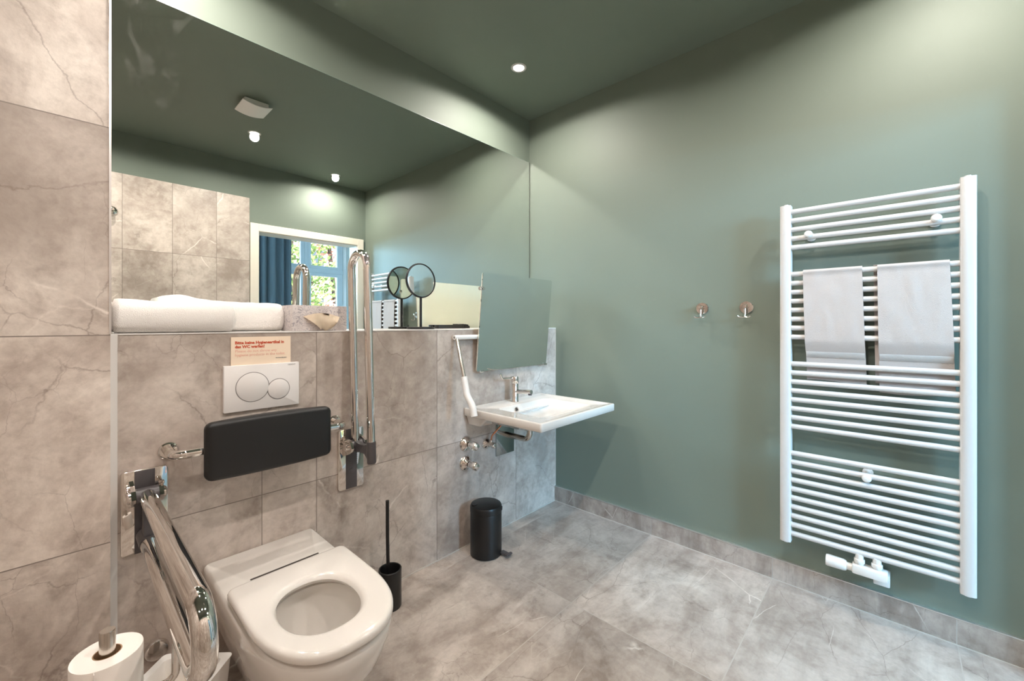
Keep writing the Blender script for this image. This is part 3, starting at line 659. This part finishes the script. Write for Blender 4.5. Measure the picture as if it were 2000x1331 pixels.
# ---------------------------------------------------------------- things on the ledge
def rolled_towel(name, label, x0, x1, yc, h, d, folds, seed):
    t_ = tag(bpy.data.objects.new(name, None), label, 'towel', 'rolled towels on the ledge'); C.objects.link(t_); t_.location = ((x0+x1)/2, yc, LZ)
    bm = B(); rings = []; N = 34; K = 44
    for i in range(N):
        u = i/(N-1); x = x0+(x1-x0)*u
        e = max(0, (abs(2*u-1)-.92)/.08); k = 1-.30*e*e
        ring = []
        for j in range(K):
            a = 2*PI*j/K; c_, s_ = math.cos(a), math.sin(a)
            y = d/2*math.copysign(abs(c_)**.80, c_)*k; z = h/2*math.copysign(abs(s_)**.74, s_)*k
            nz = mnoise.noise(Vector((x*7+seed, y*16, z*16)))*.006+mnoise.noise(Vector((x*30+seed, y*50, z*50)))*.0022
            hz = folds(u)*(1-.14*e*e)
            zz = LZ+.0005+max(0, (h/2+z)*hz+nz*(1 if s_ > -.6 else 0))
            ring.append((x, yc+y*(1+nz*4), zz))
        rings.append(ring)
    loft(bm, rings); obj('terry_roll', bm, M['terry_bright'], t_, angle=80)
    bm = B(); xe = x1-.004                              # visible rolled layers at the right end
    for q in (.32, .62):
        pts = [(xe+.0035, yc+d/2*q*math.cos(a), LZ+h*folds(1)*(.5+.5*q*math.sin(a))) for a in [PI*1.9*k/24 for k in range(25)]]
        tube(bm, pts, .004, 8)
    obj('end_layers', bm, M['terry_bright'], t_, angle=80)
rolled_towel('rolled_towel', 'white rolled towel at the front left end of the ledge', -2.186, -1.868, .041, .108, .096, lambda u: 1.0-.07*math.sin(u*PI), 1.3)
rolled_towel('rolled_towel', 'white folded towel behind the front roll, beside the tissue box', -2.075, -1.666, .160, .120, .104, lambda u: .94+.16*math.exp(-((u-.17)/.16)**2)-.06*max(0, u-.55), 8.1)
t_ = thing('tissue_box', 'grey scroll patterned tissue box with a tissue sticking out', 'tissue box', (-1.56, .08, LZ))
obj('box', bx((-1.672, .030, LZ+.0005), (-1.452, .148, LZ+.1035), .0015), M['scroll'], t_)
bm = B(); loft(bm, [[(-1.558+a*.062, .0294, LZ+.054+b*.006) for a, b in [(math.cos(q), math.sin(q)) for q in [2*PI*k/28 for k in range(28)]]], [(-1.558+a*.062, .0306, LZ+.054+b*.006) for a, b in [(math.cos(q), math.sin(q)) for q in [2*PI*k/28 for k in range(28)]]]]); obj('opening', bm, M['dark_gap'], t_)
bm = B(); NX, NZ = 15, 11; gr = []
for j in range(NZ):
    v = j/(NZ-1); row = []
    xl, xr = -1.632+.065*v, -1.486-.041*v
    for i in range(NX):
        u = i/(NX-1); x = xl+(xr-xl)*u
        z = LZ+.058+.015*math.sin(u*PI)*(1-v)-v*.053+.004*math.sin(u*9)*v
        y = .029-.020*math.sin(v*PI*.8)-.006*math.sin(u*7+v*3)
        row.append(bm.verts.new((x, min(y, .028), z)))
    gr.append(row)
for j in range(NZ-1):
    for i in range(NX-1): bm.faces.new((gr[j][i], gr[j][i+1], gr[j+1][i+1], gr[j+1][i]))
r_ = bmesh.ops.solidify(bm, geom=bm.faces[:], thickness=.0012); obj('tissue', bm, pmat('cream_tissue', rgb(228, 214, 194), .9), t_, angle=80)
cmx, cmy = -.997, .138
t_ = thing('cosmetic_mirror', 'round cosmetic mirror on a slim black stand, on the ledge', 'mirror', (cmx, cmy, LZ))
bm = B(); lathe(bm, [(.071, .0003), (.0725, .002), (.0725, .010), (.071, .012), (0, .012)], (cmx, cmy, LZ), seg=48); obj('base', bm, M['black'], t_)
bm = B(); tube(bm, [(cmx, cmy, LZ+.01), (cmx, cmy, LZ+.172)], .0066, 14); obj('stem', bm, M['black'], t_)
tl = Vector((0, -1, .03)).normalized(); cc = (cmx, cmy, 1.4305)
bm = B(); lathe(bm, [(.085, -.008), (.090, -.007), (.0925, 0), (.090, .007), (.085, .008)], cc, tl, 56, False, False); lathe(bm, [(.085, -.008), (.0835, 0), (.085, .008)], cc, tl, 56, False, False); fr_ = obj('rim', bm, M['black'], t_)
bm = B(); lathe(bm, [(.0855, -.0045), (.0855, .0045)], cc, tl, 56); obj('mirror_disc', bm, M['mirror'], t_, angle=20)
bm = B(); lathe(bm, [(.004, 0), (.004, .007), (0, .008)], (cmx+.055, cmy-.02, LZ+.012), seg=12); obj('knob', bm, M['black'], t_)
t_ = thing('black_case', 'flat black case lying on the ledge against the mirror', 'case', (-.73, .2, LZ))
bm = B(); box(bm, (-.847, .182, LZ+.0003), (-.645, .222, LZ+.022), .002); obj('body', bm, M['black'], t_)
bm = B()
for k in range(4): box(bm, (-.668+k*.011, .180, LZ+.001), (-.661+k*.011, .224, LZ+.027-k*.001), .0012)
loft(bm, [[(-.645, y, z) for y, z in ((.182, LZ+.001), (.222, LZ+.001), (.222, LZ+.026), (.182, LZ+.026))], [(-.615, y, z) for y, z in ((.182, LZ+.001), (.222, LZ+.001), (.222, LZ+.014), (.182, LZ+.014))]]); obj('ribbed_end', bm, M['black'], t_)

# ---------------------------------------------------------------- towel radiator
t_ = thing('towel_radiator', 'white ladder towel radiator on the green wall', 'radiator', (0, -1.62, .235))
RA, RB = -1.345, -1.897
def upright(yc):
    bm = B(); hw = .0205
    sec = [(-.056, -hw), (-.056, hw)]
    for k in range(13):
        a = PI*k/12; sec.append((-.0935-.009*math.sin(a), hw*math.cos(a)))
    loft(bm, [[(x, yc+y, z) for x, y in sec] for z in (.235, 1.728)]); o = obj('upright', bm, M['satin_white'], t_)
    bm = B(); lathe(bm, [(.010, 0), (.010, .006), (.008, .008), (0, .008)], (-.076, yc, 1.728), seg=18); obj('vent_plug', bm, M['alu'], o)
    bm = B(); lathe(bm, [(.012, 0), (.012, .008), (0, .008)], (-.076, yc, .235), (0, 0, -1), 18); obj('end_plug', bm, M['satin_white'], o)
upright(RA); upright(RB)
ks = list(range(0, 5))+list(range(7, 15))+list(range(17, 25))+list(range(27, 37))
zt_ = lambda k: 1.699-k*(1.699-.273)/36
proto = None
for k in ks:
    if proto is None:
        bm = B(); tube(bm, [(-.083, RA-.015, 0), (-.083, RB+.015, 0)], .0112, 16)
        bmesh.ops.translate(bm, verts=bm.verts[:], vec=(0, 0, t_.location.z)); proto = obj('rung', bm, M['satin_white'], t_); r = proto
    else:
        r = proto.copy(); C.objects.link(r)
    r.location = (0, 0, zt_(k)-t_.location.z)
for y, z in ((-1.429, 1.590), (-1.817, 1.593), (-1.621, .583)):
    bm = B(); tube(bm, [(-.001, y, z), (-.075, y, z)], .009, 14); lathe(bm, [(.010, 0), (.0145, .003), (.0155, .010), (.0145, .017), (.010, .022), (0, .024)], (-.086, y, z), (-1, 0, 0), 24)
    lathe(bm, [(.018, 0), (.018, .006), (.010, .008)], (-.0, y, z), (-1, 0, 0), 20); obj('wall_bracket', bm, M['plastic_white'], t_)
bm = B(); box(bm, (-.108, -1.685, .190), (-.060, -1.575, .226), .006); va = obj('valve_block', bm, M['plastic_white'], t_)
for y in (-1.598, -1.652):
    bm = B(); tube(bm, [(-.083, y, .222), (-.083, y, .268)], .0135, 18); lathe(bm, [(.0165, 0), (.0175, .002), (.0175, .014), (.0165, .016)], (-.083, y, .232), seg=24); obj('connector', bm, M['plastic_white'], va)
bm = B(); tube(bm, [(-.083, -1.555, .204), (-.083, -1.580, .204)], .0145, 20); obj('valve_neck', bm, M['plastic_white'], va)
bm = B(); lathe(bm, [(.018, 0), (.0205, .003), (.0225, .010), (.0235, .062), (.022, .068), (0, .070)], (-.083, -1.5575, .204), (0, 1, 0), 28); obj('thermostat_head', bm, M['plastic_white'], va)
bm = B(); box(bm, (-.075, -1.690, .160), (-.010, -1.640, .205), .004); obj('wall_connector', bm, M['plastic_white'], va)
bm = B()
for y in (-1.605, -1.655): tube(bm, fillet([(-.084, y, .195), (-.05, y, .19), (-.0005, y, .19)], .01, 3), .009, 12)
obj('supply_pipe', bm, M['plastic_white'], va)

# towels on the radiator
def hung_towel(y0, y1, zbot, zback, label, flare, seed, back_dy=0.0):
    t_ = thing('hand_towel', label, 'towel', (-.09, (y0+y1)/2, zbot), 'towels hanging on the radiator')
    ztop = zt_(7); zc = .083; r = .0165
    path = [(-.0595, zback)]                              # (x, z) from the back hem over the rung to the front hem
    for k in range(1, 9): path.append((-.0610-.0015*k/8, zback+(ztop-zback)*k/8))
    for k in range(1, 10): a = PI*k/10; path.append((-.083+r*1.25*math.cos(a)+.001, ztop+r*math.sin(a)))
    z17 = zt_(17)+.012; z14 = zt_(14)-.008
    n = 14
    for k in range(n+1):
        z = ztop+(z14-ztop)*k/n; path.append((-.0982-.0012*math.sin(k/n*PI), z))
    for k in range(1, 9):
        q = k/8; path.append((-.0982+.0292*(q*q*(3-2*q)), z14+(z17-z14)*q))
    m_ = 8
    for k in range(1, m_+1): path.append((-.0680, z17+(zbot-z17)*k/m_))
    NX = 22; bm = B(); gr = []
    for i, (x, z) in enumerate(path):
        row = []; v = min(1, max(0, (ztop-z)/(ztop-zbot))); front = i > 13
        for j in range(NX+1):
            u = j/NX; y = y0+(y1-y0)*u+flare*v*((u-.5)*2)*.5-.012*v
            if not front: y += back_dy
            wv = (.0012*math.sin(u*9+seed+v*2)+mnoise.noise(Vector((u*5+seed, z*14, 0)))*.003)*(1 if front and x < -.095 else .08)
            row.append(bm.verts.new((x-abs(wv), y, z+(.0035*math.sin(u*5+seed)*v if i in (0, len(path)-1) else 0))))
        gr.append(row)
    for a in range(len(gr)-1):
        for b in range(NX): bm.faces.new((gr[a][b], gr[a][b+1], gr[a+1][b+1], gr[a+1][b]))
    bmesh.ops.recalc_face_normals(bm, faces=bm.faces[:]); bmesh.ops.solidify(bm, geom=bm.faces[:], thickness=.0035)
    obj('terry_cloth', bm, M['terry'], t_, angle=70)
    bm = B(); zb0 = zt_(17)+.058; rows = []
    for z in (zb0, zb0-.004, zb0-.022, zb0-.026):
        v = (ztop-z)/(ztop-zbot); q_ = min(1, (zt_(14)-.008-z)/(zt_(14)-.008-zt_(17)-.012)); x = -.0982+.0292*(q_*q_*(3-2*q_))-(.0018 if z in (zb0, zb0-.026) else .0046)
        rows.append([bm.verts.new((x, y0+(y1-y0)*u+flare*v*(u-.5)-.012*v, z)) for u in [.01+.98*q/10 for q in range(11)]])
    for a in range(3):
        for b in range(10): bm.faces.new((rows[a][b], rows[a][b+1], rows[a+1][b+1], rows[a+1][b]))
    bmesh.ops.solidify(bm, geom=bm.faces[:], thickness=.001)
    obj('woven_band', bm, M['terry_band'], t_, angle=70)
hung_towel(-1.410, -1.607, .958, 1.00, 'white hand towel on the radiator, narrower left one', -.002, .4)
hung_towel(-1.653, -1.851, .930, .965, 'white hand towel on the radiator, wider right one with second layer', -.012, 3.1, .012)

# ---------------------------------------------------------------- hooks
def hook(y, label):
    z = 1.283; t_ = thing('wall_hook', label, 'hook', (0, y, z), 'chrome double hooks on the green wall')
    bm = B(); lathe(bm, [(.0315, 0), (.0315, .005), (.029, .008), (.012, .0085), (.0, .0085)], (0, y, z), (-1, 0, 0), 36); obj('rosette', bm, M['chrome'], t_)
    bm = B(); lathe(bm, [(.011, 0), (.011, .026), (.009, .030), (0, .031)], (-.008, y, z+.004), (-1, 0, 0), 24); obj('pin', bm, M['chrome'], t_)
    bm = B(); tube(bm, [(-.027, y, z), (-.030, y, z-.04), (-.031, y, z-.050)], .0045, 12); obj('stem', bm, M['chrome'], t_)
    for s in (-1, 1):
        bm = B(); tube(bm, fillet([(-.031, y, z-.046), (-.036, y+s*.012, z-.049), (-.042, y+s*.023, z-.047), (-.046, y+s*.029, z-.041)], .01, 4), .0040, 12); obj('prong', bm, M['chrome'], t_)
hook(-.960, 'chrome double wall hook on the green wall, farther from the radiator')
hook(-1.167, 'chrome double wall hook on the green wall, nearer the radiator')

# ---------------------------------------------------------------- shower arm (mirrored), curtain
t_ = thing('shower_arm', 'chrome round shower fitting on the tiled wall, at the mirror left edge', 'shower', (-2.035, YF+.012, 2.05))
bm = B(); lathe(bm, [(.036, 0), (.036, .006), (.030, .014), (.014, .018)], (-2.035, YF+.012, 2.05), (0, 1, 0), 32); obj('rosette', bm, M['chrome'], t_)
bm = B(); tube(bm, fillet([(-2.035, YF+.02, 2.05), (-2.035, YF+.10, 2.05), (-2.30, YF+.30, 2.05), (-2.30, YF+.30, 2.02)], .03, 5), .011, 14); obj('arm', bm, M['chrome'], t_)
bm = B(); lathe(bm, [(.10, 0), (.10, .008), (.03, .014), (.012, .03)], (-2.30, YF+.30, 1.995), seg=36); obj('shower_head', bm, M['chrome'], t_)
t_ = thing('curtain', 'slate blue floor length curtain seen through the doorway in the mirror', 'curtain', (0, YW+.12, 0))
bm = B(); gr = []
cx0, cx1 = -.80, .235
for z in [0.02+2.82*k/10 for k in range(11)]:
    row = []
    for i in range(121):
        u = i/120; x = cx0+(cx1-cx0)*u
        row.append(bm.verts.new((x+.01*math.sin(u*60), YW+.13+.045*math.sin(u*2*PI*8.3+.6*math.sin(u*21)+z*.12), z)))
    gr.append(row)
for a in range(10):
    for b in range(120): bm.faces.new((gr[a][b], gr[a][b+1], gr[a+1][b+1], gr[a+1][b]))
bmesh.ops.recalc_face_normals(bm, faces=bm.faces[:]); bmesh.ops.solidify(bm, geom=bm.faces[:], thickness=.004); obj('cloth', bm, M['curtain'], t_, angle=80)
bm = B(); tube(bm, [(-2.6, YW+.13, 2.89), (1.9, YW+.13, 2.89)], .012, 12); obj('rail', bm, M['win_paint'], t_)

# ---------------------------------------------------------------- outside the window
struct('ground', bx((-12, -40, -3.2), (24, YW-.35, -3.0)), M['asphalt'])
def tree(name, x, y, label, leaf, h, crowns, nleaf, seed):
    random.seed(seed); t_ = thing(name, label, 'tree', (x, y, -3), 'trees outside the window')
    bm = B(); tube(bm, [(x, y, -3), (x+.1, y, -1), (x-.1, y+.1, 1), (x+.05, y, h)], .2, 12, rs=[.24, .19, .15, .08])
    for c_ in crowns: tube(bm, [(x, y, 0.6), (x+(c_[0])*.5, y+c_[1]*.5, c_[2]-.4), (x+c_[0], y+c_[1], c_[2])], .06, 8, rs=[.10, .07, .03])
    obj('trunk', bm, M['bark'], t_)
    bm = B()
    for k in range(nleaf):
        c_ = random.choice(crowns); d = Vector((random.gauss(0, 1), random.gauss(0, 1), random.gauss(0, 1)))
        p_ = Vector((x+c_[0], y+c_[1], c_[2]))+d.normalized()*c_[3]*random.random()**.4
        n_ = Vector((random.gauss(0, 1), random.gauss(0, 1), random.gauss(0, 1)+.6)).normalized()
        a = n_.orthogonal().normalized()*.075; b = n_.cross(a).normalized()*.045
        bm.faces.new([bm.verts.new(p_+q) for q in (a, b, -a, -b)])
    obj('foliage', bm, M[leaf], t_, recalc=False)
tree('leafy_tree', 2.1, -10.6, 'green leafy tree outside the window, in the mirror', 'leaf_green', 3.6, [(0, 0, 3.4, 1.0), (.7, .2, 2.5, .8), (-.6, .3, 3.0, .8), (.9, -.1, 4.1, .8), (.3, 0, 1.5, .7)], 2600, 4)
tree('autumn_tree', 4.5, -12.6, 'reddish autumn tree outside the window, in the mirror', 'leaf_red', 3.8, [(0, 0, 3.9, .9), (-.9, .2, 4.6, .7), (.2, .2, 1.4, .9), (-1.0, 0, 1.6, .7)], 1700, 9)
t_ = thing('apartment_building', 'pale apartment building outside the window, in the mirror', 'building', (8, -24, -3))
obj('wall', bx((2.5, -27, -3), (15, -23, 9)), M['facade'], t_); obj('roof', bx((2.2, -27.2, 9), (15.3, -22.7, 9.4)), M['bark'], t_)
for x in (3.6, 5.5, 7.4, 9.3, 11.2):
    for z in (-1.6, 1.2, 4.0, 6.6):
        wf = obj('window', bx((x, -23.02, z), (x+1.0, -22.95, z+1.6)), M['win_paint'], t_)
        obj('pane', bx((x+.1, -22.97, z+.1), (x+.9, -22.94, z+1.5)), M['facade_glass'], wf)
